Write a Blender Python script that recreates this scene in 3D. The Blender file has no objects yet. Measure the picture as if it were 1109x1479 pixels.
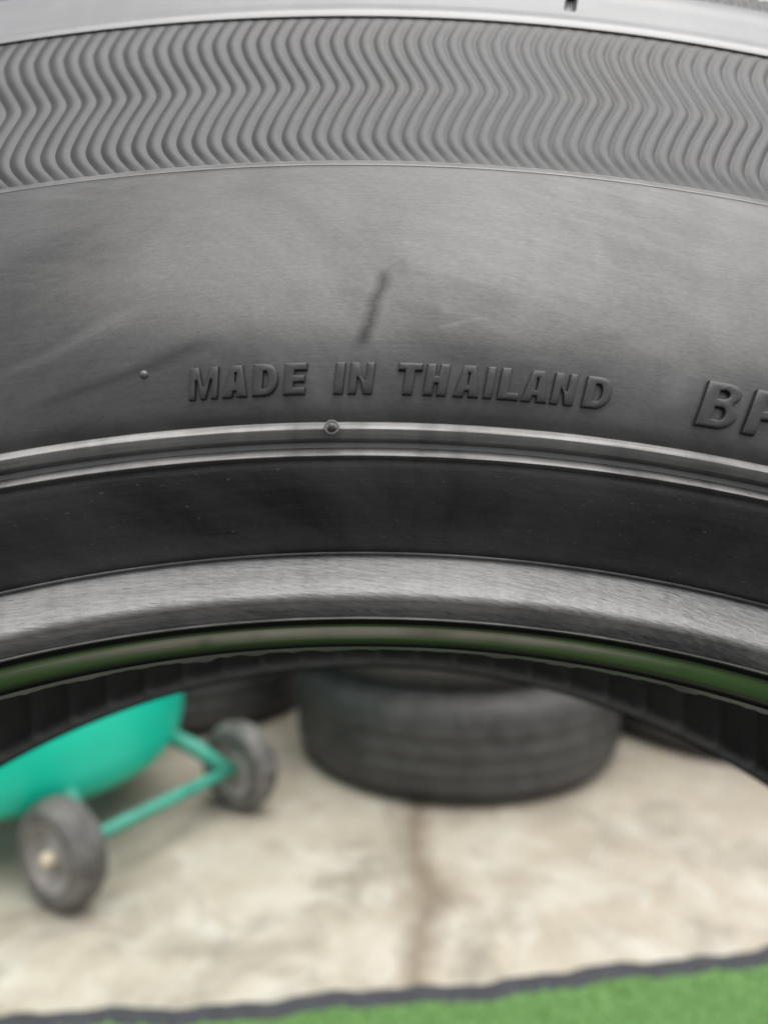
import bpy, bmesh, math, random
import numpy as np
from mathutils import Matrix, Vector
random.seed(7); rng = np.random.default_rng(7)
S = bpy.context.scene
COL = S.collection
R = math.radians

# ------------------------------------------------------------------ camera, world, sun, exposure
FPX = 1130.0                      # focal length in pixels of the 1109 x 1479 photograph
CAM_H, CAM_PITCH = 0.58, R(5.4)   # metres above the concrete, looking slightly down
cam = bpy.data.objects.new('camera', bpy.data.cameras.new('camera')); COL.objects.link(cam)
cam.location = (0, 0, CAM_H); cam.rotation_euler = (R(90) - CAM_PITCH, 0, 0)
cd = cam.data; cd.sensor_fit = 'VERTICAL'; cd.sensor_height = 36.0; cd.lens = FPX / 1479 * 36
cd.clip_start = 0.005; cd.clip_end = 500
cd.dof.use_dof = True; cd.dof.focus_distance = 0.113; cd.dof.aperture_fstop = cd.lens / 2.0
S.camera = cam

SUN_EL, SUN_AZ = R(74), R(136)    # azimuth clockwise from +Y, the view direction
w = bpy.data.worlds.new('World'); S.world = w; w.use_nodes = True
nt = w.node_tree; nt.nodes.clear()
sky = nt.nodes.new('ShaderNodeTexSky'); sky.sky_type = 'NISHITA'; sky.sun_disc = False
sky.sun_elevation = SUN_EL; sky.sun_rotation = SUN_AZ; sky.dust_density = 1.5; sky.air_density = 1.0
hs = nt.nodes.new('ShaderNodeHueSaturation'); hs.inputs['Saturation'].default_value = 0.12
bg = nt.nodes.new('ShaderNodeBackground'); bg.inputs['Strength'].default_value = 0.15
wo = nt.nodes.new('ShaderNodeOutputWorld')
nt.links.new(sky.outputs[0], hs.inputs['Color']); nt.links.new(hs.outputs[0], bg.inputs[0]); nt.links.new(bg.outputs[0], wo.inputs[0])
sun = bpy.data.objects.new('sun', bpy.data.lights.new('sun', 'SUN')); COL.objects.link(sun)
sun.data.energy = 2.4; sun.data.angle = R(68); sun.data.color = (1.0, 0.97, 0.93)
sd = Vector((math.sin(SUN_AZ) * math.cos(SUN_EL), math.cos(SUN_AZ) * math.cos(SUN_EL), math.sin(SUN_EL)))
sun.rotation_euler = sd.to_track_quat('Z', 'Y').to_euler()
S.view_settings.view_transform = 'Standard'; S.view_settings.look = 'None'
S.view_settings.exposure = 0.68; S.view_settings.gamma = 1.0
S.render.engine = 'CYCLES'
S.cycles.use_denoising = True; S.cycles.denoiser = 'OPENIMAGEDENOISE'; S.cycles.denoising_prefilter = 'ACCURATE'
S.cycles.max_bounces = 8

# ------------------------------------------------------------------ pixel -> place helpers
def ray(px, py):
    """direction in the world of a pixel of the photograph"""
    d = Vector(((px - 554.5) / FPX, 1.0, -(py - 739.5) / FPX))
    c, s = math.cos(CAM_PITCH), math.sin(CAM_PITCH)
    return Vector((d.x, d.y * c + d.z * s, -d.y * s + d.z * c))
def ground(px, py, z=0.0):
    d = ray(px, py); t = (z - CAM_H) / d.z
    return Vector((d.x * t, d.y * t, z))

# tyre pose relative to the camera, solved from the arcs seen in the photograph
TD, TZ, TX, TA, TR = 0.1143, 0.2077, -0.0054, R(12.91), R(2.20)
# columns: camera right/up/back axes expressed in the tyre's axes
def cam_in_tyre():
    rt = Vector((1, 0, 0)); fw = Vector((0, math.cos(TA), math.sin(TA))); up = Vector((0, -math.sin(TA), math.cos(TA)))
    # image roll: pixel = Rot(TR) * (u, v-down)
    c, s = math.cos(TR), math.sin(TR)
    right = rt * c + up * s          # camera's own right, in tyre axes
    upc = up * c - rt * s
    m = Matrix((right, upc, -fw)).transposed().to_4x4()
    m.translation = Vector((TX, -TD, TZ))
    return m
CW = Matrix.Translation(cam.location) @ Matrix.Rotation(R(90) - CAM_PITCH, 4, 'X')
TYRE_M = CW @ cam_in_tyre().inverted()

_CT = cam_in_tyre(); _CTI = _CT.inverted()
def t_proj(p):
    q = _CTI @ Vector(p)
    return 554.5 + FPX * q.x / -q.z, 739.5 - FPX * q.y / -q.z
def r_at(py, y, px=540.0):
    """radius on the tyre whose ring at depth y crosses pixel (px, py)"""
    lo, hi = 0.10, 0.42
    def rowat(r):
        th = 0.0
        for _ in range(6):
            a = t_proj((r * math.sin(th), y, r * math.cos(th)))
            b = t_proj((r * math.sin(th + 1e-3), y, r * math.cos(th + 1e-3)))
            th += (px - a[0]) / (b[0] - a[0]) * 1e-3
        return t_proj((r * math.sin(th), y, r * math.cos(th)))[1]
    for _ in range(40):
        m = (lo + hi) / 2
        if rowat(m) > py: lo = m
        else: hi = m
    return (lo + hi) / 2
def P(*pts): return [(r_at(py, y), y) for py, y in pts]

# ------------------------------------------------------------------ materials
def new_mat(name):
    m = bpy.data.materials.new(name); m.use_nodes = True
    n = m.node_tree; n.nodes.clear()
    out = n.nodes.new('ShaderNodeOutputMaterial'); b = n.nodes.new('ShaderNodeBsdfPrincipled')
    n.links.new(b.outputs[0], out.inputs[0])
    return m, n, b
class G:
    def __init__(s, n): s.n = n
    def link(s, a, b): s.n.links.new(a, b)
    def val(s, sock, x):
        if isinstance(x, (int, float, tuple, list)): sock.default_value = x
        else: s.link(x, sock)
    def math(s, op, a, b=0.0, c=None, clamp=False):
        d = s.n.nodes.new('ShaderNodeMath'); d.operation = op; d.use_clamp = clamp
        s.val(d.inputs[0], a); s.val(d.inputs[1], b)
        if c is not None: s.val(d.inputs[2], c)
        return d.outputs[0]
    def comb(s, x, y, z):
        d = s.n.nodes.new('ShaderNodeCombineXYZ')
        for i, v in enumerate((x, y, z)): s.val(d.inputs[i], v)
        return d.outputs[0]
    def sep(s, v):
        d = s.n.nodes.new('ShaderNodeSeparateXYZ'); s.link(v, d.inputs[0]); return d.outputs
    def noise(s, vec, scale, detail=3.0, rough=0.55, dist=0.0):
        d = s.n.nodes.new('ShaderNodeTexNoise'); s.link(vec, d.inputs['Vector'])
        d.inputs['Scale'].default_value = scale; d.inputs['Detail'].default_value = detail
        d.inputs['Roughness'].default_value = rough; d.inputs['Distortion'].default_value = dist
        return d.outputs['Fac']
    def scale(s, vec, sc):
        d = s.n.nodes.new('ShaderNodeVectorMath'); d.operation = 'MULTIPLY'; s.link(vec, d.inputs[0]); d.inputs[1].default_value = sc
        return d.outputs[0]
    def ramp(s, f, stops):
        d = s.n.nodes.new('ShaderNodeValToRGB'); e = d.color_ramp.elements
        while len(e) < len(stops): e.new(0.5)
        for el, (p, c) in zip(e, stops):
            el.position = p; el.color = (c, c, c, 1) if isinstance(c, (int, float)) else (*c, 1)
        s.link(f, d.inputs[0]); return d.outputs[0]
    def mix(s, f, a, b):
        d = s.n.nodes.new('ShaderNodeMix'); d.data_type = 'RGBA'
        s.val(d.inputs[0], f)
        for i, v in ((6, a), (7, b)):
            if isinstance(v, tuple): d.inputs[i].default_value = (*v, 1) if len(v) == 3 else v
            else: s.link(v, d.inputs[i])
        return d.outputs[2]
    def coords(s, kind='Object'):
        d = s.n.nodes.new('ShaderNodeTexCoord'); return d.outputs[kind]
    def wpos(s):
        d = s.n.nodes.new('ShaderNodeNewGeometry'); return d.outputs['Position']
    def bump(s, h, strength, dist):
        d = s.n.nodes.new('ShaderNodeBump'); s.link(h, d.inputs['Height'])
        d.inputs['Strength'].default_value = strength; d.inputs['Distance'].default_value = dist
        return d.outputs[0]
    def polar(s):
        x, y, z = s.sep(s.coords())
        th = s.math('ARCTAN2', x, z)
        r = s.math('SQRT', s.math('ADD', s.math('MULTIPLY', x, x), s.math('MULTIPLY', z, z)))
        return s.math('MULTIPLY', th, 0.25), r, y

def rubber(name, dark=0.014, dust=0.05, rough=(0.36, 0.5), streak=1.0, grain=0.25, marks=False, spec=0.5, world=False, specks=0.0, diag=0.0, warm=(1.03, 1.0, 0.97), worn=False, flecks=False):
    m, n, b = new_mat(name); g = G(n)
    if world:
        vec = g.wpos(); svec = vec; rvec = vec
        u = v = None
    else:
        u, v, y = g.polar()
        vec = g.comb(u, v, y)
        if diag: v2 = g.math('ADD', v, g.math('MULTIPLY', u, diag))
        else: v2 = v
        svec = g.comb(g.math('MULTIPLY', u, 90.0), g.math('MULTIPLY', v2, 2200.0), g.math('MULTIPLY', y, 2200.0))
        rvec = g.comb(g.math('MULTIPLY', u, 420.0), g.math('MULTIPLY', v, 22.0), g.math('MULTIPLY', y, 22.0))
    blotch = g.ramp(g.noise(vec, 34.0, 5.0, 0.62, 0.6), [(0.34, 0.0), (0.68, 1.0)])
    fine = g.noise(vec, 2600.0, 2.0)
    if world:
        f = blotch; st = g.noise(vec, 500.0, 3.0)
    else:
        st = g.noise(svec, 1.0, 4.0, 0.7)
        rs = g.noise(rvec, 1.0, 3.0, 0.6)
        f = g.math('ADD', g.math('MULTIPLY', blotch, 0.55), g.math('ADD', g.math('MULTIPLY', g.math('SUBTRACT', st, 0.5), 0.9 * streak), g.math('MULTIPLY', g.math('SUBTRACT', rs, 0.5), 0.5)))
        f = g.math('ADD', f, 0.12, clamp=True)
    if worn:      # cloudy smudges, oblique wipes and fine scratches
        smu = g.ramp(g.noise(vec, 17.0, 6.0, 0.66, 1.6), [(0.36, 0.0), (0.62, 1.0)])
        wv = g.comb(g.math('MULTIPLY', g.math('ADD', u, g.math('MULTIPLY', v, -0.9)), 26.0), g.math('MULTIPLY', g.math('ADD', v, g.math('MULTIPLY', u, 0.35)), 210.0), 0.0)
        wipe = g.ramp(g.noise(wv, 1.0, 5.0, 0.62, 0.5), [(0.42, 0.0), (0.70, 1.0)])
        pat = g.ramp(g.noise(vec, 9.0, 2.0, 0.5), [(0.42, 0.0), (0.60, 1.0)])
        f = g.math('ADD', g.math('MULTIPLY', f, 0.40), g.math('ADD', g.math('MULTIPLY', smu, 0.30), g.math('MULTIPLY', g.math('MULTIPLY', wipe, pat), 0.45)), clamp=True)
        blotch = g.math('ADD', g.math('MULTIPLY', smu, 0.6), g.math('MULTIPLY', wipe, 0.4))
    dk = tuple(dark * k for k in warm); du = tuple(dust * k for k in warm)
    col = g.mix(f, dk, du)
    ro = g.math('ADD', rough[0], g.math('MULTIPLY', g.math('ADD', g.math('MULTIPLY', blotch, 0.5), g.math('MULTIPLY', st, 0.5)), rough[1] - rough[0]))
    if marks:     # scuffs and smears on the sidewall, plus painted reflection bands
        def mark_mask(u0, v0, u1, v1, wd, wob, seedoff):
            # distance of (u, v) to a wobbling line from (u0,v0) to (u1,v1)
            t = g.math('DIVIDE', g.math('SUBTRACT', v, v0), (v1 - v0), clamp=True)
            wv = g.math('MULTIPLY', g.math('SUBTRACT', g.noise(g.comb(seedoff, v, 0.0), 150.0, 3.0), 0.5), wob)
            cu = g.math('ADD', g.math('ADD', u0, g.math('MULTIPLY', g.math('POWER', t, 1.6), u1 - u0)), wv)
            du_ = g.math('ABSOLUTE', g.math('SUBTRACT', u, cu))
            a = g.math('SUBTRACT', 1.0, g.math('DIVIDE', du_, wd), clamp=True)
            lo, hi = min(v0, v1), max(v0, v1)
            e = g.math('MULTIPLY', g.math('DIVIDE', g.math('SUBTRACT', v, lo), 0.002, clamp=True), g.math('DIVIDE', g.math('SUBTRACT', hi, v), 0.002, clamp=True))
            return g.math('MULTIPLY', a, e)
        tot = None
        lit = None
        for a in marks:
            k = mark_mask(*a[:7])
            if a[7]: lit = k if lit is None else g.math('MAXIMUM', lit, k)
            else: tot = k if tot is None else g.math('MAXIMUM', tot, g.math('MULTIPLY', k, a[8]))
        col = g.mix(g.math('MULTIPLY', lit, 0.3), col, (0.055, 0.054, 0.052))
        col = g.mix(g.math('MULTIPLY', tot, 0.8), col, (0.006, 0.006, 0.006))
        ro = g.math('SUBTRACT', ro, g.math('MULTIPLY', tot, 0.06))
    if worn:
        scv = g.comb(g.math('MULTIPLY', u, 160.0), g.math('MULTIPLY', g.math('ADD', v, g.math('MULTIPLY', u, 0.06)), 4200.0), 0.0)
        sc_ = g.ramp(g.noise(scv, 1.0, 2.0, 0.5), [(0.68, 0.0), (0.78, 1.0)])
        col = g.mix(g.math('MULTIPLY', sc_, 0.16), col, (0.30, 0.29, 0.28))
    if specks:
        spv = vec if world else g.comb(g.math('MULTIPLY', u, 0.45), v, y)
        sp = g.ramp(g.noise(spv, 2100.0, 2.0, 0.5), [(0.69, 0.0), (0.76, 1.0)])
        col = g.mix(g.math('MULTIPLY', sp, specks), col, (0.35, 0.34, 0.32))
    n.links.new(col, b.inputs['Base Color']); n.links.new(ro, b.inputs['Roughness'])
    b.inputs['Specular IOR Level'].default_value = spec
    if worn:
        k_ = g.math('ADD', 0.50, g.math('ADD', g.math('MULTIPLY', smu, 0.45), g.math('ADD', g.math('MULTIPLY', st, 0.35), g.math('MULTIPLY', g.math('MULTIPLY', wipe, pat), 0.45))))
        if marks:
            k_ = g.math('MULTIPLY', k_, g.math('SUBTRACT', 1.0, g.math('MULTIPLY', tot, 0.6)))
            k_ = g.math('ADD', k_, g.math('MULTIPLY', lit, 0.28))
        gr_ = g.noise(g.comb(g.math('MULTIPLY', u, 900.0), g.math('MULTIPLY', v, 2400.0), 0.0), 1.0, 3.0, 0.7)
        k_ = g.math('MULTIPLY', k_, g.math('ADD', 0.62, g.math('MULTIPLY', gr_, 0.76)))
        n.links.new(g.math('MULTIPLY', k_, spec), b.inputs['Specular IOR Level'])
    h = g.math('ADD', g.math('MULTIPLY', fine, 0.35), g.math('MULTIPLY', st, 0.65 * streak if not world else 0.4))
    if flecks:   # short brushed strokes left by mounting and demounting
        fv = g.comb(g.math('MULTIPLY', u, 380.0), g.math('MULTIPLY', g.math('ADD', v, g.math('MULTIPLY', u, 0.14)), 2500.0), 0.0)
        fl_ = g.noise(fv, 1.0, 3.0, 0.65)
        h = g.math('ADD', g.math('MULTIPLY', h, 0.5), fl_)
        col2 = g.mix(g.math('MULTIPLY', g.ramp(fl_, [(0.45, 0.0), (0.68, 1.0)]), 0.45), col, (0.55, 0.545, 0.54))
        pit = g.ramp(g.noise(fv, 1.1, 2.0, 0.5), [(0.30, 1.0), (0.36, 0.0)])
        n.links.new(g.mix(g.math('MULTIPLY', pit, 0.45), col2, (0.04, 0.04, 0.04)), b.inputs['Base Color'])
    n.links.new(g.bump(h, grain, 0.00025), b.inputs['Normal'])
    return m

def simple(name, col, rough=0.5, var=0.25, scale=40.0, metal=0.0, bump=0.0, bscale=300.0, spec=0.5, kind='Object'):
    m, n, b = new_mat(name); g = G(n)
    v = g.coords(kind)
    f = g.noise(v, scale, 5.0, 0.6)
    c = g.mix(g.ramp(f, [(0.3, 0.0), (0.7, 1.0)]), tuple(x * (1 - var) for x in col), tuple(min(1, x * (1 + var)) for x in col))
    n.links.new(c, b.inputs['Base Color']); b.inputs['Metallic'].default_value = metal
    b.inputs['Specular IOR Level'].default_value = spec
    n.links.new(g.math('ADD', rough - 0.06, g.math('MULTIPLY', f, 0.12)), b.inputs['Roughness'])
    if bump: n.links.new(g.bump(g.noise(v, bscale, 3.0), bump, 0.001), b.inputs['Normal'])
    return m

# ------------------------------------------------------------------ object helpers
def link(name, me, parent=None, mat=None):
    o = bpy.data.objects.new(name, me); COL.objects.link(o)
    if parent: o.parent = parent
    if mat and me is not None and not me.materials: me.materials.append(mat)
    return o
def tag(o, label=None, cat=None, group=None, kind=None):
    for k, v in (('label', label), ('category', cat), ('group', group), ('kind', kind)):
        if v: o[k] = v
    return o
def empty(name, loc=(0, 0, 0), rz=0.0):
    o = bpy.data.objects.new(name, None); COL.objects.link(o); o.location = loc; o.rotation_euler = (0, 0, rz)
    o.empty_display_size = 0.05
    return o
def mesh(name, verts, faces, smooth=True, sharp=None):
    me = bpy.data.meshes.new(name)
    me.from_pydata([tuple(v) for v in verts], [], [tuple(f) for f in faces])
    me.update()
    if smooth: me.polygons.foreach_set('use_smooth', [True] * len(me.polygons))
    if sharp is not None: me.set_sharp_from_angle(angle=sharp)
    return me
def grid_faces(nu, nv, closed):
    """nu columns around, nv rows"""
    i = np.arange(nu if closed else nu - 1)[:, None]; j = np.arange(nv - 1)[None, :]
    i2 = (i + 1) % nu
    return np.stack([i * nv + j, i * nv + j + 1, i2 * nv + j + 1, i2 * nv + j], -1).reshape(-1, 4)
def resample(prof, step):
    """smooth (Catmull-Rom style) resampling of a profile"""
    p = np.array(prof, float); n = len(p); out = []
    tang = np.zeros_like(p)
    d = np.diff(p, axis=0); L = np.linalg.norm(d, axis=1)
    for i in range(n):
        if i == 0: tang[i] = d[0] / L[0]
        elif i == n - 1: tang[i] = d[-1] / L[-1]
        else:
            a, c = d[i - 1] / L[i - 1], d[i] / L[i]
            t = a * L[i] + c * L[i - 1]; tang[i] = t / (np.linalg.norm(t) + 1e-12)
    for i in range(n - 1):
        k = max(1, int(math.ceil(L[i] / step)))
        for q in range(k):
            t = q / k; h = t * t; c = h * t
            out.append((2 * c - 3 * h + 1) * p[i] + (c - 2 * h + t) * L[i] * tang[i] + (-2 * c + 3 * h) * p[i + 1] + (c - h) * L[i] * tang[i + 1])
    out.append(p[-1]); return np.array(out)
def lathe_y(name, prof, parent, mat, n=540, thetas=None, disp=None, sharp=None):
    """revolve (radius, y) points about the Y axis (the tyre's own axle)"""
    p = np.array(prof, float)
    th = np.linspace(0, 2 * np.pi, n, endpoint=False) if thetas is None else np.asarray(thetas)
    TH, r = np.meshgrid(th, p[:, 0], indexing='ij'); _, y = np.meshgrid(th, p[:, 1], indexing='ij')
    if disp is not None:
        dr, dy = disp(TH, np.broadcast_to(np.arange(len(p))[None, :], TH.shape)); r = r + dr; y = y + dy
    v = np.stack([r * np.sin(TH), y, r * np.cos(TH)], -1).reshape(-1, 3)
    f = grid_faces(len(th), len(p), True)
    me = mesh(name, v, f, True, sharp)
    return link(name, me, parent, mat)
def lathe_z(name, prof, parent, mat, n=64, sharp=None, disp=None):
    p = np.array(prof, float); th = np.linspace(0, 2 * np.pi, n, endpoint=False)
    TH, r = np.meshgrid(th, p[:, 0], indexing='ij'); _, z = np.meshgrid(th, p[:, 1], indexing='ij')
    if disp is not None: r = r + disp(TH, z)
    v = np.stack([r * np.cos(TH), r * np.sin(TH), z], -1).reshape(-1, 3)
    return link(name, mesh(name, v, grid_faces(n, len(p), True)[:, ::-1], True, sharp), parent, mat)

# ================================================================== SETTING
m, n, b = new_mat('concrete'); g = G(n)
pos = g.wpos(); x, y, z = g.sep(pos)
big = g.noise(pos, 5.5, 6.0, 0.62, 0.4); mid = g.noise(pos, 13.0, 5.0, 0.62, 0.5); fine = g.noise(pos, 240.0, 4.0, 0.6)
col = g.ramp(big, [(0.30, (0.25, 0.225, 0.175)), (0.50, (0.38, 0.342, 0.272)), (0.70, (0.48, 0.45, 0.385))])
col = g.mix(g.math('MULTIPLY', g.ramp(mid, [(0.48, 0.0), (0.68, 1.0)]), 0.6), col, (0.56, 0.54, 0.49))
col = g.mix(g.math('MULTIPLY', g.ramp(mid, [(0.28, 1.0), (0.42, 0.0)]), 0.40), col, (0.21, 0.175, 0.13))
far_shade = g.math('MULTIPLY', g.math('DIVIDE', g.math('SUBTRACT', g.math('ADD', y, g.math('MULTIPLY', big, 0.5)), 1.05), 0.45, clamp=True), 0.55)
col = g.mix(far_shade, col, (0.235, 0.205, 0.158))      # shade around the stacked tyres, painted into the colour
col = g.mix(g.math('MULTIPLY', g.ramp(g.noise(pos, 7.0, 6.0, 0.7, 1.0), [(0.50, 0.0), (0.64, 1.0)]), 0.6), col, (0.19, 0.17, 0.14))
# brown water run from under the stack towards the turf: (pixel, pixel, half width in pixels) laid on the ground
RUN = [(603, 1150, 15), (600, 1215, 19), (604, 1255, 20), (624, 1288, 34), (614, 1330, 26), (602, 1370, 21), (598, 1440, 18)]
RG = [(ground(a, c), ground(a + hw, c)) for a, c, hw in RUN]
y0, y1 = RG[-1][0].y, RG[0][0].y
t = g.math('DIVIDE', g.math('SUBTRACT', y, y0), y1 - y0, clamp=True)
stops = [((p.y - y0) / (y1 - y0), (p.x + 0.5, (q.x - p.x) * 10, 0)) for p, q in RG][::-1][::-1]
stops.sort(key=lambda e: e[0])
rx, rw, _ = g.sep(g.ramp(t, stops))
cx = g.math('ADD', g.math('SUBTRACT', rx, 0.5), g.math('MULTIPLY', g.math('SUBTRACT', g.noise(pos, 28.0, 4.0, 0.6), 0.5), 0.035))
st = g.math('SUBTRACT', 1.0, g.math('DIVIDE', g.math('ABSOLUTE', g.math('SUBTRACT', x, cx)), g.math('MULTIPLY', rw, 0.19)), clamp=True)
st = g.math('MULTIPLY', g.ramp(st, [(0.0, 0.0), (1.0, 1.0)]), g.math('LESS_THAN', y, y1 + 0.1))
st = g.math('MULTIPLY', st, g.math('ADD', 0.55, g.math('MULTIPLY', mid, 0.5)), clamp=True)
col = g.mix(g.math('MULTIPLY', st, 0.95), col, (0.12, 0.085, 0.05))
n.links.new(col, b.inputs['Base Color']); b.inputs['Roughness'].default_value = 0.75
n.links.new(g.bump(g.math('ADD', g.math('MULTIPLY', mid, 0.5), fine), 0.25, 0.004), b.inputs['Normal'])
M_CONC = m
bm = bmesh.new(); bmesh.ops.create_grid(bm, x_segments=8, y_segments=8, size=150.0)
me = bpy.data.meshes.new('concrete_floor'); bm.to_mesh(me); bm.free()
tag(link('concrete_floor', me, None, M_CONC), kind='structure', label='pale stained concrete floor with a brown water run')

M_ASPH = simple('asphalt', (0.05, 0.05, 0.05), 0.85, 0.25, 30, 0, 0.5, 400, kind='Object')
bm = bmesh.new(); vs = [bm.verts.new(q) for q in ((-20, -30, .004), (20, -30, .004), (20, .32, .004), (-20, .32, .004))]; bm.faces.new(vs)
me = bpy.data.meshes.new('added_asphalt'); bm.to_mesh(me); bm.free()  # unseen ground, added so the flange and bead reflect something dark
tag(link('added_asphalt', me, None, M_ASPH), kind='structure', label='dark asphalt added out of view before the turf mat to darken reflections')

# artificial turf laid under the tyre and the camera
E0 = ground(0, 1487, 0.012); E1 = ground(1109, 1384, 0.012)
ed = (E1 - E0).normalized(); ed.z = 0; ed.normalize(); nn = Vector((-ed.y, ed.x, 0))       # nn points away from the camera
EL_ = (E1 - E0).length
def edge_wob(s): return -0.019 * max(0.0, 1 - ((s - EL_ * .5) / (EL_ * .62)) ** 2) + 0.0035 * math.sin(s * 23) + 0.0025 * math.sin(s * 61 + 1.3) + 0.0015 * math.sin(s * 140)
turf = empty('turf_mat', (0, -0.2, 0))
tag(turf, 'green artificial turf mat with a ragged dark edge on the concrete', 'turf mat')
def mat_slab(name, out, z0, z1, mat, wob=1.0):
    ss = np.linspace(-1.7, 1.7, 260); v = []; f = []
    for s in ss:
        pf = E0 + ed * s + nn * (out + wob * edge_wob(s)); pb = E0 + ed * s - nn * 0.38
        for p_, zz in ((pb, z0), (pb, z1), (pf, z1), (pf, z0)): v.append((p_.x, p_.y + 0.2, zz))
    k = len(ss)
    for i in range(k - 1):
        for j in range(4): f.append((i * 4 + j, i * 4 + (j + 1) % 4, i * 4 + 4 + (j + 1) % 4, i * 4 + 4 + j))
    f += [(0, 3, 2, 1), tuple((k - 1) * 4 + j for j in range(4))]
    me = mesh(name, v, f, False)
    bm_ = bmesh.new(); bm_.from_mesh(me); bmesh.ops.recalc_face_normals(bm_, faces=bm_.faces[:]); bm_.to_mesh(me); bm_.free()
    return link(name, me, turf, mat)
M_BACK = simple('turf_backing', (0.035, 0.036, 0.042), 0.8, 0.3, 60)
M_TURFB = simple('turf_base', (0.092, 0.195, 0.052), 0.8, 0.05, 50)
mat_slab('backing', 0.029, 0.002, 0.009, M_BACK)
mat_slab('pile_base', -0.002, 0.0095, 0.013, M_TURFB)
m, n, b = new_mat('turf_blades'); g = G(n)
f = g.noise(g.wpos(), 60.0, 4.0, 0.6)
oi = g.ramp(f, [(0.3, (0.085, 0.185, 0.048)), (0.7, (0.098, 0.205, 0.055))])
n.links.new(oi, b.inputs['Base Color']); b.inputs['Roughness'].default_value = 0.55; b.inputs['Specular IOR Level'].default_value = 0.3
NB = 120000
s = np.concatenate([rng.uniform(-0.15, 1.45, NB // 2), rng.uniform(-1.6, 1.7, NB // 2)])
d = np.concatenate([rng.uniform(0.0, 0.35, NB // 2), rng.uniform(0.0, 0.375, NB // 2)])
wob = np.array([edge_wob(q) for q in s])
bx = E0.x + ed.x * s - nn.x * (d - wob + 0.002); by = E0.y + ed.y * s - nn.y * (d - wob + 0.002)
ang = rng.uniform(0, 2 * np.pi, NB); ln = rng.uniform(0.0015, 0.0035, NB); wb = np.where(np.arange(NB) < NB // 2, 0.0016, 0.003); lean = rng.normal(0, 0.004, (NB, 2))
base = np.stack([bx, by + 0.2, np.full(NB, 0.012)], 1)
side = np.stack([np.cos(ang), np.sin(ang), 0 * ang], 1) * wb[:, None]
top = base + np.stack([lean[:, 0], lean[:, 1], ln], 1)
v = np.stack([base - side, base + side, top], 1).reshape(-1, 3)
me = bpy.data.meshes.new('pile'); me.vertices.add(NB * 3); me.vertices.foreach_set('co', v.ravel())
me.loops.add(NB * 3); me.loops.foreach_set('vertex_index', np.arange(NB * 3)); me.polygons.add(NB)
me.polygons.foreach_set('loop_start', np.arange(NB) * 3); me.update(calc_edges=True)
tag(link('pile', me, turf, m), kind='stuff')

# ================================================================== THE TYRE
MARKS = []
def th_r(px, py, y):
    """angle and radius of a pixel on the plane at depth y of the tyre"""
    r = 0.25; th = 0.0
    for _ in range(30):
        a = t_proj((r * math.sin(th), y, r * math.cos(th)))
        b1 = t_proj((r * math.sin(th + 1e-4), y, r * math.cos(th + 1e-4))); b2 = t_proj(((r + 1e-5) * math.sin(th), y, (r + 1e-5) * math.cos(th)))
        J = np.array([[(b1[0] - a[0]) / 1e-4, (b2[0] - a[0]) / 1e-5], [(b1[1] - a[1]) / 1e-4, (b2[1] - a[1]) / 1e-5]])
        dx = np.linalg.solve(J, [px - a[0], py - a[1]]); th += dx[0]; r += dx[1]
    return th, r
side_prof = P((236.5, -.0086), (237.6, -.0092), (241, -.0097), (290, -.0127), (350, -.0155), (420, -.0177), (500, -.0185), (560, -.0178), (600, -.0167), (609, -.0163))
SP = resample(side_prof[2:], 0.0006)
def side_y(r): return float(np.interp(r, SP[::-1, 0], SP[::-1, 1]))
def on_side(px, py):
    y = -0.018
    for _ in range(12):
        th, r = th_r(px, py, y); y = side_y(r)
    return th, r, y
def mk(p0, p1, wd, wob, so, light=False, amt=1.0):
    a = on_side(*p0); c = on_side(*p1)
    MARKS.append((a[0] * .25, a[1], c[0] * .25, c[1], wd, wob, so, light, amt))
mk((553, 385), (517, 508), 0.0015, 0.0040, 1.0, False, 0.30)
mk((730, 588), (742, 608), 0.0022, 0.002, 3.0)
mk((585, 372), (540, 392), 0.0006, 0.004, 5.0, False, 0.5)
mk((190, 440), (-30, 560), 0.0036, 0.002, 2.0, True)  # reflection band painted as a pale streak
mk((300, 480), (30, 600), 0.0045, 0.003, 4.0, False, 0.55)  # dark zone of the same reflection, painted in
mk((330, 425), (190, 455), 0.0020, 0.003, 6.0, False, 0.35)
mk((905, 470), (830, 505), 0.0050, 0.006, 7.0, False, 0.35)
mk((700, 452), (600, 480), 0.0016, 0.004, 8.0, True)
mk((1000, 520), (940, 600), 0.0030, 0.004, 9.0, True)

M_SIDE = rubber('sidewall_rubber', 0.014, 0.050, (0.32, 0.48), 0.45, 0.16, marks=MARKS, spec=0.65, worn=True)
M_LET = rubber('letter_rubber', 0.008, 0.02, (0.32, 0.44), 0.4, 0.2, spec=0.6)
M_RIDGE = rubber('ridge_rubber', 0.024, 0.055, (0.44, 0.56), 0.5, 0.2, world=True, spec=0.45, warm=(1, 1, 1.03))
M_SHO = rubber('shoulder_rubber', 0.13, 0.21, (0.28, 0.38), 0.4, 0.10, spec=0.9, warm=(1, 1, 1.01))  # base lightened to stand in for the white sky reflection
M_LIT_EDGE = rubber('lit_edge_rubber', 0.10, 0.42, (0.34, 0.5), 1.6, 0.5, spec=0.6)  # pale colour painting the sky highlight on upward edges
M_RIB = rubber('rib_rubber', 0.04, 0.16, (0.28, 0.40), 1.0, 0.30, spec=0.8)
M_FLANGE = rubber('flange_rubber', 0.010, 0.075, (0.34, 0.5), 0.9, 0.35, specks=0.22, worn=True)
M_BEAD = rubber('bead_face_rubber', 0.20, 0.50, (0.28, 0.42), 1.0, 0.7, spec=1.0, diag=0.10, flecks=True, specks=0.3)
M_BASE = rubber('bead_base_rubber', 0.006, 0.010, (0.17, 0.23), 0.3, 0.05, spec=0.10)
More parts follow.
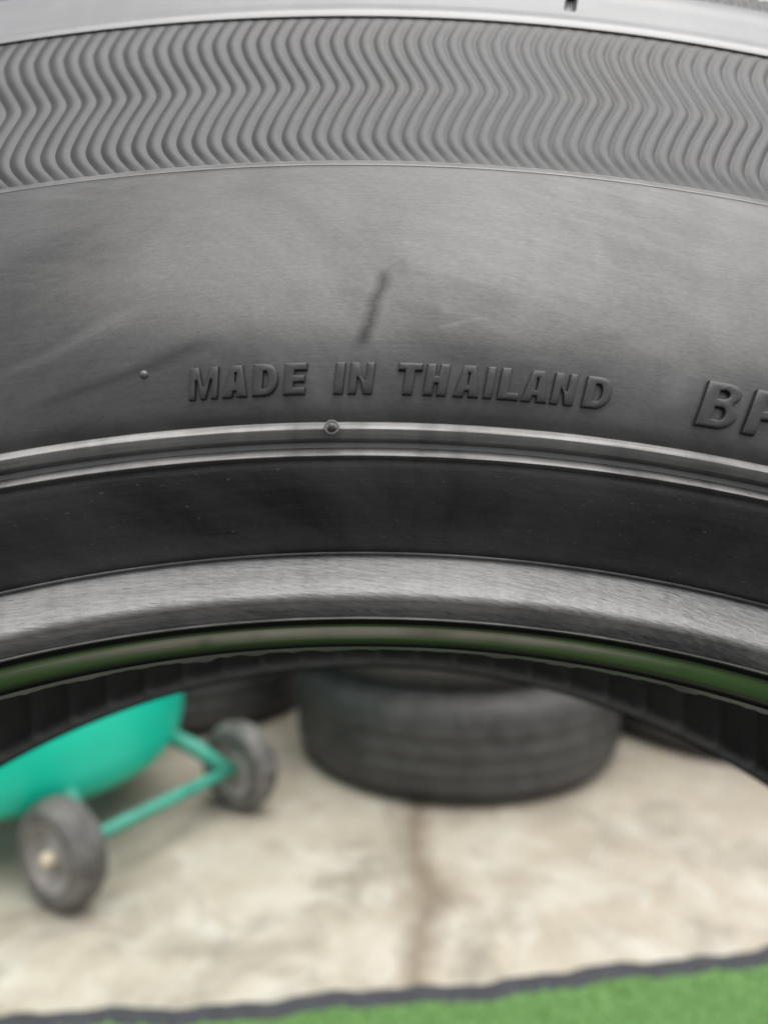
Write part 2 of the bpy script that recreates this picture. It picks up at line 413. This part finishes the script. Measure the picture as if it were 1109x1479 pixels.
M_FLASH = rubber('flash_rubber', 0.12, 0.26, (0.40, 0.55), 0.5, 0.3, world=True)
M_LINER = rubber('liner_rubber', 0.10, 0.17, (0.45, 0.6), 0.4, 0.2)
M_TREAD = rubber('tread_rubber', 0.016, 0.035, (0.45, 0.6), 0.3, 0.2)

T = empty('car_tyre'); T.matrix_world = TYRE_M
tag(T, 'large black tyre in the foreground, filling the top, with raised MADE IN THAILAND lettering', 'tyre')
YM = 0.0697                                             # plane of symmetry
mir = lambda pr: [(r, 2 * YM - y) for r, y in pr][::-1]

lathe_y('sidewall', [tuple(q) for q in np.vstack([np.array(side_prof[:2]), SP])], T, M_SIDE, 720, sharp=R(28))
def ring(name, pts, mat, nseg=720, sharp=R(24), lit_edge=None):
    """buff = (first, last) profile points between which the raised edge has its sky highlight painted pale"""
    o = lathe_y(name, P(*pts), T, mat, nseg, sharp=sharp)
    if lit_edge:
        o.data.materials.append(M_LIT_EDGE); k = len(pts) - 1
        o.data.polygons.foreach_set('material_index', [1 if lit_edge[0] <= i % k < lit_edge[1] else 0 for i in range(len(o.data.polygons))])
    return o
ring('band_lip', [(230.8, -.0076), (231.6, -.0082), (232.4, -.0085), (235.8, -.0091), (236.8, -.0093), (238.2, -.0094), (240, -.0089)], M_RIB, lit_edge=(1, 2))
ring('raised_ring', [(608.2, -.0150), (609.3, -.0162), (610.3, -.0164), (617.8, -.0172), (619.2, -.0173), (621, -.01725), (633, -.0165), (635, -.0161), (637.5, -.0151), (639, -.0144)], M_RIB, lit_edge=(1, 4))
ring('raised_ring', [(636, -.0143), (646.5, -.0141), (647.6, -.0143), (648.4, -.0147), (656.4, -.0161), (657.6, -.0162), (659.4, -.0158), (663.5, -.0140), (664, -.0128)], M_RIB, lit_edge=(2, 5))
lathe_y('flange', resample(P((662.5, -.0139), (668, -.0139), (690, -.0130), (725, -.0102), (760, -.0065), (785, -.0034), (797, -.0018)), 0.0007), T, M_FLANGE, 720)
ring('moulding_line', [(796.5, -.0014), (797.3, -.0022), (798.8, -.0024), (800.2, -.0021), (801.5, -.0010), (802.6, -.0008)], M_RIB, lit_edge=(0, 2))
lathe_y('bead_face', resample(P((801.5, -.0008), (804, -.0013), (826, -.0022), (848, -.0030), (858, -.0031), (864, -.0026), (870, -.0010), (878, .0014), (885, .0034), (891, .0046)), 0.0005), T, M_BEAD, 720)
ring('bead_lip', [(889.0, .0044), (890.3, .0010), (891.6, .0000), (893.4, -.0003), (894.8, .0004), (896, .0016)], M_RIB, lit_edge=(0, 3))
base_prof = resample(P((894.8, .0007), (899, .0010), (903, .0018), (907, .0034), (912, .0062), (919, .0098), (925, .0123), (930, .0136), (934, .0143)), 0.0008)
lathe_y('bead_base', base_prof, T, M_BASE, 720)
rt, yt = base_prof[-1]
# ragged mould flash hanging from the toe
nf = 1800; thf = np.linspace(0, 2 * np.pi, nf, endpoint=False)
def smooth_noise(nn_, k, amp):
    a = rng.normal(0, 1, nn_); ker = np.hanning(k); ker /= ker.sum()
    o_ = np.real(np.fft.ifft(np.fft.fft(a) * np.fft.fft(np.pad(ker, (0, nn_ - k))))); return amp * o_ / o_.std()
fl = 0.00050 + np.abs(smooth_noise(nf, 7, 0.00016)) + np.maximum(0, smooth_noise(nf, 10, 1.0) - 1.6) * 0.00022
def nib(px, py, amp, wpx):
    th, r = th_r(px, py, yt); dth = (thf - th + np.pi) % (2 * np.pi) - np.pi
    return amp * np.exp(-(dth / (wpx * 1e-4)) ** 2 * 1.0)
fl += nib(826, 960, .0009, 9) + nib(325, 955, .0002, 22) + nib(424, 947, .0002, 16) + nib(30, 1003, .0004, 20) + nib(1010, 1000, .0003, 18)
def fdisp(TH, J): return -fl[:, None] * np.array([0, .1, 1.0, .8, 0.0])[None, :] + 0 * TH, np.zeros_like(TH)
lathe_y('mould_flash', [(rt + .0002, yt - .0001), (rt + .0002, yt + .0008), (rt + .0002, yt + .0018), (rt + .0003, yt + .0023), (rt + .0012, yt + .0026)], T, M_FLASH, thetas=thf, disp=fdisp)
inner = [(rt + .0004, yt + .0018), (rt + .002, yt + .0030), (.220, .0140), (.234, .0030), (.248, -.0050), (.268, -.0070), (.292, -.0020), (.312, .0080), (.324, .0240), (.3275, .0450), (.3280, YM)]
inn = resample(inner + mir(inner)[1:], 0.004)
inn_n = len(inn)
def lin_disp(TH, J):   # fine radial vent ribs moulded in the liner
    k = np.exp(-(((TH / (2 * np.pi) * 120) % 1 - .5) / .11) ** 2)
    wgt = np.clip(np.minimum(J, inn_n - 1 - J) / 4.0, 0, 1)
    s_ = np.where(J < inn_n / 2, 1, -1)
    return -0.0 * k, s_ * k * wgt * 0.0045
lathe_y('inner_liner', inn, T, M_LINER, 1440, disp=lin_disp)

# chevron band: base sheet and the moulded wavy ridges standing on it
chev_prof = resample(P((23.5, .0042), (60, .0016), (127, -.0029), (200, -.0070), (231, -.0083), (234.5, -.0084)), 0.0012)
ch_py = np.array([23.5, 60, 127, 200, 231, 234.5]); ch_r = np.array([r_at(p_, y_) for p_, y_ in zip(ch_py, (.0042, .0016, -.0029, -.0070, -.0083, -.0084))])
lathe_y('chevron_band', chev_prof, T, M_RIDGE, 720)
NR = 780
rr_ = np.linspace(ch_r[0] - .0002, ch_r[-1] + .0002, 40)
yy_ = np.interp(rr_, chev_prof[::-1, 0], chev_prof[::-1, 1])
pyv = np.interp(rr_, ch_r[::-1], ch_py[::-1])
# sideways course of a ridge in photo pixels against the row, corners rounded
kx = np.array([12, 34, 59, 82, 127, 168, 196, 212, 244]); kv = np.array([33, 13, 0, 7, 36, 12, 0, 6, 36])
fine_py = np.linspace(10, 245, 600); fv = np.interp(fine_py, kx, kv)
ker = np.hanning(71); ker /= ker.sum(); fv = np.convolve(np.pad(fv, 35, mode='edge'), ker, 'valid')
off = np.interp(pyv, fine_py, fv) - 15
dep = []
for r_, y_ in zip(rr_, yy_):
    q = _CTI @ Vector((0, y_, r_)); dep.append(-q.z)
off_th = off * np.array(dep) / FPX / rr_
tx = np.gradient(rr_); ty = np.gradient(yy_); tl = np.hypot(tx, ty); nr_, ny_ = ty / tl, -tx / tl        # normal, outward (towards -y)
sgn = np.where(ny_ < 0, 1, -1); nr_ = nr_ * sgn; ny_ = ny_ * sgn
pitch_m = 2 * np.pi / NR * 0.30
cs_w = np.array([-.53, -.42, -.31, -.17, .0, .17, .31, .42, .53]) * pitch_m
cs_h = np.array([-.14, .12, .48, .85, 1.0, .90, .60, .20, -.14]) * 0.00036
def ridge_verts(theta, jit=0.0):
    fade = np.clip(np.minimum(np.arange(40), 39 - np.arange(40)) / 2.5, 0.15, 1)
    top_fade = np.clip((np.arange(40) + 6) / 12, 0.6, 1)
    h = cs_h[None, :] * (fade * top_fade)[:, None]
    th = theta + off_th[:, None] + cs_w[None, :] / rr_[:, None] * (1 + jit)
    r = rr_[:, None] + nr_[:, None] * h; y = yy_[:, None] + ny_[:, None] * h
    return np.stack([r * np.sin(th), y + 0 * th, r * np.cos(th)], -1).reshape(-1, 3)
rf = grid_faces(40, 9, False)[:, ::-1]
rm = mesh('chevron_ridge', ridge_verts(0.0), rf); rm.materials.append(M_RIDGE)
order = sorted(range(NR), key=lambda k: min(k, NR - k))
for k in order[:300]:
    o = link('chevron_ridge', rm, T); o.rotation_euler = (0, 2 * math.pi * k / NR, 0)
rest = [ridge_verts(2 * math.pi * k / NR) for k in order[300:]]
rv = np.vstack(rest); rfa = np.vstack([rf + 360 * i for i in range(len(rest))])
tag(link('chevron_ridge_field', mesh('chevron_ridge_field', rv, rfa), T, M_RIDGE), kind='stuff')

# shoulder: smooth band above the chevrons, sky reflection painted pale, its slots, then the serrated shoulder and the tread
sh = P((24.4, .0046), (23.6, .0040), (22.9, .0037), (21.5, .0037), (5, .0062), (-18, .0098), (-37, .0130), (-41, .0146))
SH = resample(sh[2:], 0.0005); SH = np.vstack([np.array(sh[:2]), SH]); shn = len(SH)
slot_th = th_r(824, 6, .0066)[0]
ths = set(np.round(np.linspace(0, 2 * np.pi, 720, endpoint=False), 6))
slots = [(slot_th + i * 2 * np.pi / 12) % (2 * np.pi) for i in range(12)]
for s_ in slots:
    for q in np.linspace(-.012, .012, 61): ths.add(round((s_ + q) % (2 * np.pi), 6))
ths = np.array(sorted(ths))
r_tip = th_r(824, 9, .0062)[1]
def sl_disp(TH, J):
    dmin = np.full(TH.shape, 9.0)
    for s_ in slots:
        dd = (TH - s_ + np.pi) % (2 * np.pi) - np.pi
        rj = SH[:, 0][J]
        dd = dd - 0.35 * (rj - r_tip)
        over = np.clip(r_tip + 0.0006 - rj, 0, None)
        dmin = np.minimum(dmin, np.hypot(dd * 0.33, over))
    k = np.clip((0.0011 - dmin) / 0.0004, 0, 1)
    return -0.0012 * k, 0.0030 * k
lathe_y('shoulder', SH, T, M_SHO, thetas=ths, disp=sl_disp, sharp=R(35))
r_s, y_s = SH[-1]
serr = resample([(r_s - .0002, y_s), (r_s + .0040, y_s + .0012), (r_s + .0080, y_s + .0050), (r_s + .0100, y_s + .0110)], 0.0008)
nse = 780 * 6
def se_disp(TH, J):
    k = 0.5 + 0.5 * np.cos(TH * 780 + J * 0.55); e = np.clip(np.minimum(J, len(serr) - 1 - J) / 2, 0, 1)
    return -0.0005 * (1 - k) * e, 0.0006 * (1 - k) * e
lathe_y('serrated_band', serr, T, M_RIDGE, nse, disp=se_disp)
r_e, y_e = serr[-1]
tr = [(r_e - .0001, y_e), (r_e + .0015, y_e + .006)]
yc = y_e + .006; ra = r_e + .0015
for gy in (0.041, 0.0697 - 0.0085):
    tr += [(ra + .0012, gy - .0045), (ra - .0065, gy - .0035), (ra - .0065, gy + .0035), (ra + .0015, gy + .0045)]
tr += [(ra + .0018, YM)]
lathe_y('tread', tr + mir(tr)[1:], T, M_TREAD, 720, sharp=R(30))
# the far side of the tyre, seen only through the hole and from other places
back = [tuple(q) for q in base_prof[::-1]][::-1]
backp = mir([tuple(q) for q in np.vstack([serr[::-1][:1], SH[::-1][::6], chev_prof[::2], SP[::4], np.array(P((640, -.0148), (690, -.0130), (760, -.0065), (797, -.0018), (850, -.0019), (891, .0004), (906, .0034), (934, .0134)))])])
lathe_y('far_sidewall', backp, T, M_SIDE, 540, sharp=R(40))

# ------------------------------------------------------------------ raised lettering
def arc(cx, cy, rx, ry, a0, a1, k=9):
    return [(cx + rx * math.cos(math.radians(a0 + (a1 - a0) * i / k)), cy + ry * math.sin(math.radians(a0 + (a1 - a0) * i / k))) for i in range(k + 1)]
def glyph(ch, w, t, th):
    """outlines (outer first) in units of the letter height; w width, t stem width, th bar height"""
    if ch == 'I': return [[(0, 0), (w, 0), (w, 1), (0, 1)]]
    if ch == 'L': return [[(0, 0), (w, 0), (w, th), (t, th), (t, 1), (0, 1)]]
    if ch == 'T':
        a = (w - t) / 2; return [[(a, 0), (a + t, 0), (a + t, 1 - th), (w, 1 - th), (w, 1), (0, 1), (0, 1 - th), (a, 1 - th)]]
    if ch == 'E':
        m0, m1 = .5 - th * .47, .5 + th * .47
        return [[(0, 0), (w, 0), (w, th), (t, th), (t, m0), (w * .94, m0), (w * .94, m1), (t, m1), (t, 1 - th), (w, 1 - th), (w, 1), (0, 1)]]
    if ch == 'H':
        m0, m1 = .5 - th * .5, .5 + th * .5
        return [[(0, 0), (t, 0), (t, m0), (w - t, m0), (w - t, 0), (w, 0), (w, 1), (w - t, 1), (w - t, m1), (t, m1), (t, 1), (0, 1)]]
    if ch == 'N':
        k = t * .82; return [[(0, 0), (k, 0), (k, .56), (k + .05, .56), (w - k * 1.05, 0), (w, 0), (w, 1), (w - k, 1), (w - k, .44), (w - k - .05, .44), (k * 1.05, 1), (0, 1)]]
    if ch == 'M':
        k = .20; h_ = .08; return [[(0, 0), (k, 0), (k, .60), (k + .05, .60), (w * .5 - h_, 0), (w * .5 + h_, 0), (w - k - .05, .60), (w - k, .60), (w - k, 0), (w, 0), (w, 1), (w - .29, 1), (w * .5 + .03, .40), (w * .5 - .03, .40), (.29, 1), (0, 1)]]
    if ch == 'A':
        c = w / 2; q = t * .62
        def edge(yv, inner): return (yv * (c - q)) + (t * 1.04 if inner else 0)
        y0, y1, y2 = .19, .38, .76
        return [[(0, 0), (t * 1.04, 0), (t * 1.04 + .10 * (c - q) * 1.0, y0), (w - t * 1.04 - .10 * (c - q), y0), (w - t * 1.04, 0), (w, 0), (c + q, 1), (c - q, 1)],
                [(c - (w / 2 - t * 1.28), y1), (c - .03, y2), (c + .03, y2), (c + (w / 2 - t * 1.28), y1)]]
    if ch == 'D':
        return [[(0, 0)] + [(w * .5, 0)] + arc(w * .5, .5, w * .5, .5, -90, 90)[1:] + [(0, 1)],
                [(t, th), (t, 1 - th)] + arc(w * .48, .5, w * .52 - t, .5 - th, 90, -90)]
    if ch == 'B':
        rr = w * .42
        return [[(0, 0), (w - rr, 0)] + arc(w - rr, .275, rr, .275, -90, 62, 8)[1:] + arc(w - rr * 1.12, .765, rr, .235, -50, 90, 8) + [(0, 1)],
                [(t, th * .85), (t, .45)] + arc(w - rr * 1.1, .315, rr * 1.1 - t * .92, .135, 90, -90, 6),
                [(t, .635), (t, 1 - th * .85)] + arc(w - rr * 1.25, .735, rr * 1.18 - t * .92, .10, 90, -90, 6)]
    if ch == 'P':
        rr = w * .42
        return [[(0, 0), (t, 0), (t, .36), (w - rr * 1.1, .36)] + arc(w - rr * 1.1, .68, rr, .32, -90, 90, 9)[1:] + [(0, 1)],
                [(t, .55), (t, 1 - th * .85)] + arc(w - rr * 1.2, .69, rr * 1.15 - t * .9, .13, 90, -90, 6)]
    if ch == 'R':
        rr = w * .42
        return [[(0, 0), (t, 0), (t, .40), (w * .42, .40), (w - t * 1.1, 0), (w, 0), (w * .70, .42)] + arc(w - rr * 1.1, .71, rr, .29, -60, 90, 8) + [(0, 1)],
                [(t, .585), (t, 1 - th * .85)] + arc(w - rr * 1.2, .70, rr * 1.15 - t * .9, .125, 90, -90, 6)]
def build_letter(ch, wid, hgt, stem, bar, slant, bev, rise):
    """2-D letter -> bevelled mesh, x right, y up, z out; metres"""
    cu = bpy.data.curves.new('letter', 'CURVE'); cu.dimensions = '2D'; cu.fill_mode = 'BOTH'
    for o_ in glyph(ch, wid / hgt, stem / hgt, bar / hgt):
        s_ = cu.splines.new('POLY'); s_.points.add(len(o_) - 1); s_.use_cyclic_u = True
        for p_, (a, c) in zip(s_.points, o_): p_.co = (a * hgt, c * hgt, 0, 1)
    cu.bevel_depth = bev; cu.bevel_resolution = 1; cu.extrude = 0.0005; cu.offset = -bev * 0.95
    tmp = bpy.data.objects.new('letter_tmp', cu); COL.objects.link(tmp)
    dg = bpy.context.evaluated_depsgraph_get()
    me = bpy.data.meshes.new_from_object(tmp.evaluated_get(dg))
    bpy.data.objects.remove(tmp); bpy.data.curves.remove(cu)
    bm_ = bmesh.new(); bm_.from_mesh(me)
    bmesh.ops.remove_doubles(bm_, verts=bm_.verts[:], dist=1e-6)
    bmesh.ops.delete(bm_, geom=[v_ for v_ in bm_.verts if v_.co.z < -0.00052], context='VERTS')
    zmax = max(v_.co.z for v_ in bm_.verts)
    for v_ in bm_.verts:
        v_.co.z += rise - zmax
    long_e = [e_ for e_ in bm_.edges if e_.calc_length() > 0.0016]
    bmesh.ops.subdivide_edges(bm_, edges=long_e, cuts=2)
    bmesh.ops.triangulate(bm_, faces=bm_.faces[:])
    me.clear_geometry(); bm_.to_mesh(me); bm_.free()
    return me
def place_letter(me, th0, rb, slant):
    rs = SP[::-1, 0]; ys = SP[::-1, 1]
    n_ = len(me.vertices); co = np.empty(n_ * 3); me.vertices.foreach_get('co', co); co = co.reshape(-1, 3)
    r = rb + co[:, 1]; y = np.interp(r, rs, ys)
    dydr = (np.interp(r + 2e-4, rs, ys) - np.interp(r - 2e-4, rs, ys)) / 4e-4
    ln_ = np.sqrt(1 + dydr ** 2)
    u = co[:, 0] + co[:, 1] * math.tan(slant)
    th = th0 + u / (rb + 0.002)
    r2 = r + dydr / ln_ * co[:, 2]; y2 = y - co[:, 2] / ln_
    out = np.stack([r2 * np.sin(th), y2, r2 * np.cos(th)], 1)
    me.vertices.foreach_set('co', out.ravel()); me.update()
    me.polygons.foreach_set('use_smooth', [True] * len(me.polygons)); me.set_sharp_from_angle(angle=R(30))
LET = [('M', 274, 315.5, 577), ('A', 321.5, 358, 573), ('D', 364.5, 401, 572), ('E', 409, 441, 571), ('I', 481, 495, 570), ('N', 502, 537, 570),
       ('T', 570, 605, 570), ('H', 610, 643.5, 572), ('A', 653, 690, 575), ('I', 696, 709, 576), ('L', 716, 747, 578), ('A', 750, 788, 581), ('N', 792, 825, 585), ('D', 837, 877, 590)]
rbs = [on_side(x0, yb)[1] for _, x0, _, yb in LET]; RB = float(np.mean(rbs))
SL = R(7)
for ch, x0, x1, yb in LET:
    a = on_side(x0, yb); c = on_side(x1, yb)
    wid = (c[0] - a[0]) * RB
    me = build_letter(ch, wid, 0.00405, 0.00130, 0.00094, SL, 0.00025, 0.00074)
    place_letter(me, a[0], RB, SL)
    o = link('letter', me, T, M_LET)
    tag(o, 'raised letter %s of MADE IN THAILAND' % ch)
a = on_side(999.5, 613); a2 = on_side(1053, 622); c = on_side(1066.5, 627); RB2 = (a[1] + c[1]) / 2
for ch, th0 in (('B', a[0]), ('P', c[0])):
    me = build_letter(ch, (a2[0] - a[0]) * RB2 * 1.02, 0.0059, 0.00180, 0.00130, SL, 0.00030, 0.00086)
    place_letter(me, th0, RB2, R(10))
    tag(link('letter', me, T, M_LET), 'large raised letter %s at the right edge' % ch)
# mould vent pips
def pip(name, px, py, rad, height, ringr=0.0, lift=0.0):
    th, r, y = on_side(px, py); bm_ = bmesh.new()
    bmesh.ops.create_uvsphere(bm_, u_segments=16, v_segments=10, radius=1.0)
    for v_ in bm_.verts: v_.co = Vector((v_.co.x * rad, v_.co.y * rad, v_.co.z * height))
    if ringr:
        for i in range(28):
            pass
        R_, r_ = ringr, ringr * 0.2
        vs = [[bm_.verts.new(((R_ + r_ * math.cos(q * math.tau / 8)) * math.cos(p_ * math.tau / 28), (R_ + r_ * math.cos(q * math.tau / 8)) * math.sin(p_ * math.tau / 28), r_ * 1.1 * math.sin(q * math.tau / 8))) for q in range(8)] for p_ in range(28)]
        for p_ in range(28):
            for q in range(8): bm_.faces.new((vs[p_][q], vs[(p_ + 1) % 28][q], vs[(p_ + 1) % 28][(q + 1) % 8], vs[p_][(q + 1) % 8]))
    me = bpy.data.meshes.new(name); bm_.to_mesh(me); bm_.free()
    me.polygons.foreach_set('use_smooth', [True] * len(me.polygons))
    o = link(name, me, T, M_RIB)
    o.location = (r * math.sin(th), y - lift, r * math.cos(th)); o.rotation_euler = (R(90), th, 0)
    return o
pip('vent_pip', 208.5, 541, 0.00055, 0.0006)
pip('vent_pip', 480, 622, 0.00055, 0.0010, 0.00086, lift=0.0013)

# ================================================================== TYRES LYING BEHIND
M_BT = rubber('old_tread_rubber', 0.022, 0.05, (0.42, 0.55), 0.3, 0.2, world=True)
M_BS = rubber('old_sidewall_rubber', 0.05, 0.10, (0.42, 0.6), 0.3, 0.2, world=True)
def flat_tyre(Ro, Ri, Wd):
    t_ = empty('stacked_tyre')
    h = Wd / 2
    tr_ = [(Ro - .022, h * .90), (Ro - .008, h * .80), (Ro - .002, h * .62)]
    for gz in (.56, .2, -.16, -.5):
        tr_ += [(Ro, h * gz + .005), (Ro - .0012, h * gz + .003), (Ro - .0012, h * gz - .003), (Ro, h * gz - .005)]
    tr_ += [(Ro - .002, -h * .62), (Ro - .008, -h * .80), (Ro - .022, -h * .90)]
    tr_ = [(r_, z_ + h) for r_, z_ in tr_]
    def notch(TH, z_):
        k = ((TH / (2 * np.pi) * 72 + 0.25 * np.sign(z_ - h) * np.abs(z_ - h) / h) % 1)
        return np.where((k < .16) & (np.abs(z_ - h) > h * .62), -.0018, 0.0)
    lathe_z('tread', tr_, t_, M_BT, 288, sharp=R(35), disp=notch)
    for s_ in (1, -1):
        pr = [(Ro - .0225, h * .90), (Ro - .040, h * 1.0), (Ro - .070, h * 1.03), ((Ro + Ri) / 2 - .01, h * .97), (Ri + .022, h * .80), (Ri + .018, h * .83), (Ri + .008, h * .80), (Ri, h * .66)]
        pr = [(r_, h + s_ * z_) for r_, z_ in pr]
        lathe_z('sidewall', resample(pr, .006), t_, M_BS, 96)
    li = [(Ri, h * .66), (Ri + .02, h * .7), ((Ro + Ri) / 2, h * .88), (Ro - .04, h * .75), (Ro - .018, h * .4), (Ro - .015, 0)]
    li = [(r_, h + z_) for r_, z_ in li]; li = li + [(r_, 2 * h - z_) for r_, z_ in li][::-1][1:]
    lathe_z('inner_liner', li, t_, M_LINER, 96)
    return t_
def copy_tree(o, parent=None):
    c_ = o.copy(); COL.objects.link(c_)
    if parent: c_.parent = parent
    for ch_ in list(o.children): copy_tree(ch_, c_)
    return c_
GRP = 'used tyres lying stacked on the concrete'
WT = 0.178
f0 = ground(640, 1163); RO = 0.302
c0 = Vector((ground(657, 1100).x * 0 + (657 - 554.5) / FPX * 1.53, f0.y + RO - 0.03, 0))
proto = flat_tyre(RO, 0.175, WT); proto.location = c0
tag(proto, 'lower tyre of the stack in the middle behind the hole, lying on the concrete', 'tyre', GRP)
def put(x_, y_, z_, rz, label, sc=1.0):
    o = copy_tree(proto); o.location = (x_, y_, z_); o.rotation_euler = (0, 0, rz); o.scale = (sc,) * 3; tag(o, label)
    return o
put(c0.x - .012, c0.y + .012, WT * 1.03, 1.0, 'upper tyre of the stack in the middle, just under the large tyre\'s bead')
put(-0.464, 1.735, 0, 0.5, 'tyre lying on the concrete behind the teal drum cart')
put(-0.46, 1.73, WT * 1.03, 2.1, 'upper tyre of the stack behind the teal drum cart')
put(0.735, 1.607, 0, 0.2, 'dark tyre lying at the far right beside the middle stack')
put(0.735, 1.612, WT * 1.03, 0.9, 'upper tyre of the stack at the far right')
put(-0.16, 2.28, 0, 0.7, 'rear tyre lying in the gap between the left and middle stacks')
put(-0.15, 2.28, WT * 1.03, 0.3, 'upper rear tyre in the gap between the left and middle stacks')

# ================================================================== TEAL DRUM CART
M_TEAL = simple('teal_plastic', (0.003, 0.51, 0.35), 0.38, 0.10, 9)
M_TEALP = simple('teal_paint', (0.04, 0.26, 0.19), 0.5, 0.3, 40)
M_WT = rubber('cart_tyre_rubber', 0.05, 0.15, (0.42, 0.6), 0.3, 0.2, world=True, warm=(1.06, 1.0, 0.92))
M_RIM = simple('grey_rim', (0.26, 0.245, 0.225), 0.6, 0.3, 50)
M_CAP = simple('cream_cap', (0.60, 0.52, 0.38), 0.4, 0.1, 60)
WR = 0.069
wn = Vector((-0.398, 0.925, WR)); wf = Vector((-0.226, 1.185, WR))
ax = (wf - wn).normalized(); mid_ = (wn + wf) / 2
cart = empty('drum_cart', (mid_.x, mid_.y, 0))
tag(cart, 'teal round drum on a two wheeled cart with grey wheels, at the left', 'cart')
def part_local(name, verts, faces, mat, parent=cart, smooth=True, sharp=None):
    v_ = [Vector(q) - cart.location for q in verts]
    return link(name, mesh(name, v_, faces, smooth, sharp), parent, mat)
def tube_pts(pts, rad, k=14):
    pts = [Vector(p_) for p_ in pts]; V = []; F = []
    for i, p_ in enumerate(pts):
        d_ = (pts[min(i + 1, len(pts) - 1)] - pts[max(i - 1, 0)]).normalized()
        a_ = d_.orthogonal().normalized(); b_ = d_.cross(a_)
        a_ = Vector((0, 0, 1)) - d_ * d_.z; a_ = a_.normalized() if a_.length > .1 else d_.orthogonal().normalized(); b_ = d_.cross(a_)
        for q in range(k):
            V.append(p_ + a_ * rad * math.cos(q * math.tau / k) + b_ * rad * math.sin(q * math.tau / k))
    for i in range(len(pts) - 1):
        for q in range(k): F.append((i * k + q, i * k + (q + 1) % k, (i + 1) * k + (q + 1) % k, (i + 1) * k + q))
    F += [tuple(range(k))[::-1], tuple((len(pts) - 1) * k + q for q in range(k))]
    return V, F
def lathe_axis(name, prof, origin, axis, mat, parent, n_=48, sharp=R(40)):
    """(radius, along) about an axis through origin"""
    a_ = axis.orthogonal().normalized(); b_ = axis.cross(a_); V = []
    for i in range(n_):
        e_ = a_ * math.cos(i * math.tau / n_) + b_ * math.sin(i * math.tau / n_)
        for r_, s_ in prof: V.append(origin + e_ * r_ + axis * s_)
    return part_local(name, V, [tuple(int(q) for q in f_) for f_ in grid_faces(n_, len(prof), True)], mat, parent, True, sharp)
for o_, sgn_ in ((wn, -1.0), (wf, 1.0)):
    av = ax * sgn_                                     # outward
    w_ = empty('wheel'); w_.parent = cart; w_.location = (0, 0, 0)
    tp = [(WR * .60, .019)] + [(WR * (.80 + .20 * math.cos(q)) - (.0022 if i_ in (11, 15, 19, 23) else 0), .023 * math.sin(q)) for i_, q in enumerate(np.linspace(R(100), R(-100), 35))] + [(WR * .60, -.019)]
    lathe_axis('tyre', tp, o_, av, M_WT, w_)
    lathe_axis('rim', [(.0, .014), (.012, .016), (.018, .010), (.030, .006), (WR * .50, .008), (WR * .56, .014), (WR * .60, .021), (WR * .63, .021), (WR * .62, -.018), (WR * .56, -.010), (.030, -.006), (.014, -.012), (0, -.012)], o_, av, M_RIM, w_)
    lathe_axis('hub_cap', [(0.0, .028), (.006, .027), (.0095, .022), (.0095, .010)], o_, av, M_CAP, w_, 24)
V, F = tube_pts([wn, mid_, wf], 0.009); part_local('axle', V, F, M_TEALP)
# drum standing just behind the axle
DC = Vector((-0.575, 1.165, 0)); DR = 0.262; DB = 0.085
dp = [(0.0, DB), (DR * .55, DB), (DR * .78, DB + .004), (DR * .90, DB + .014), (DR * .965, DB + .035), (DR * .99, DB + .065), (DR, DB + .12), (DR * 1.01, DB + .30), (DR * 1.02, DB + .42), (DR * 1.05, DB + .425), (DR * 1.055, DB + .445), (DR * 1.03, DB + .45), (DR * .99, DB + .44), (DR * .98, DB + .25), (DR * .95, DB + .03), (0, DB + .01)]
lathe_axis('drum', dp, DC, Vector((0, 0, 1)), M_TEAL, cart, 96, R(50))
for o_, s_ in ((wn, .028), (wf, -.030)):
    q0 = o_ + ax * s_ + Vector((0, 0, .004))
    q1 = DC + (q0 - DC).normalized() * DR * .93; q1.z = DB + 0.045
    V, F = tube_pts([q0, (q0 + q1) / 2 + Vector((0, 0, .006)), q1], 0.012); part_local('bracket', V, F, M_TEALP)
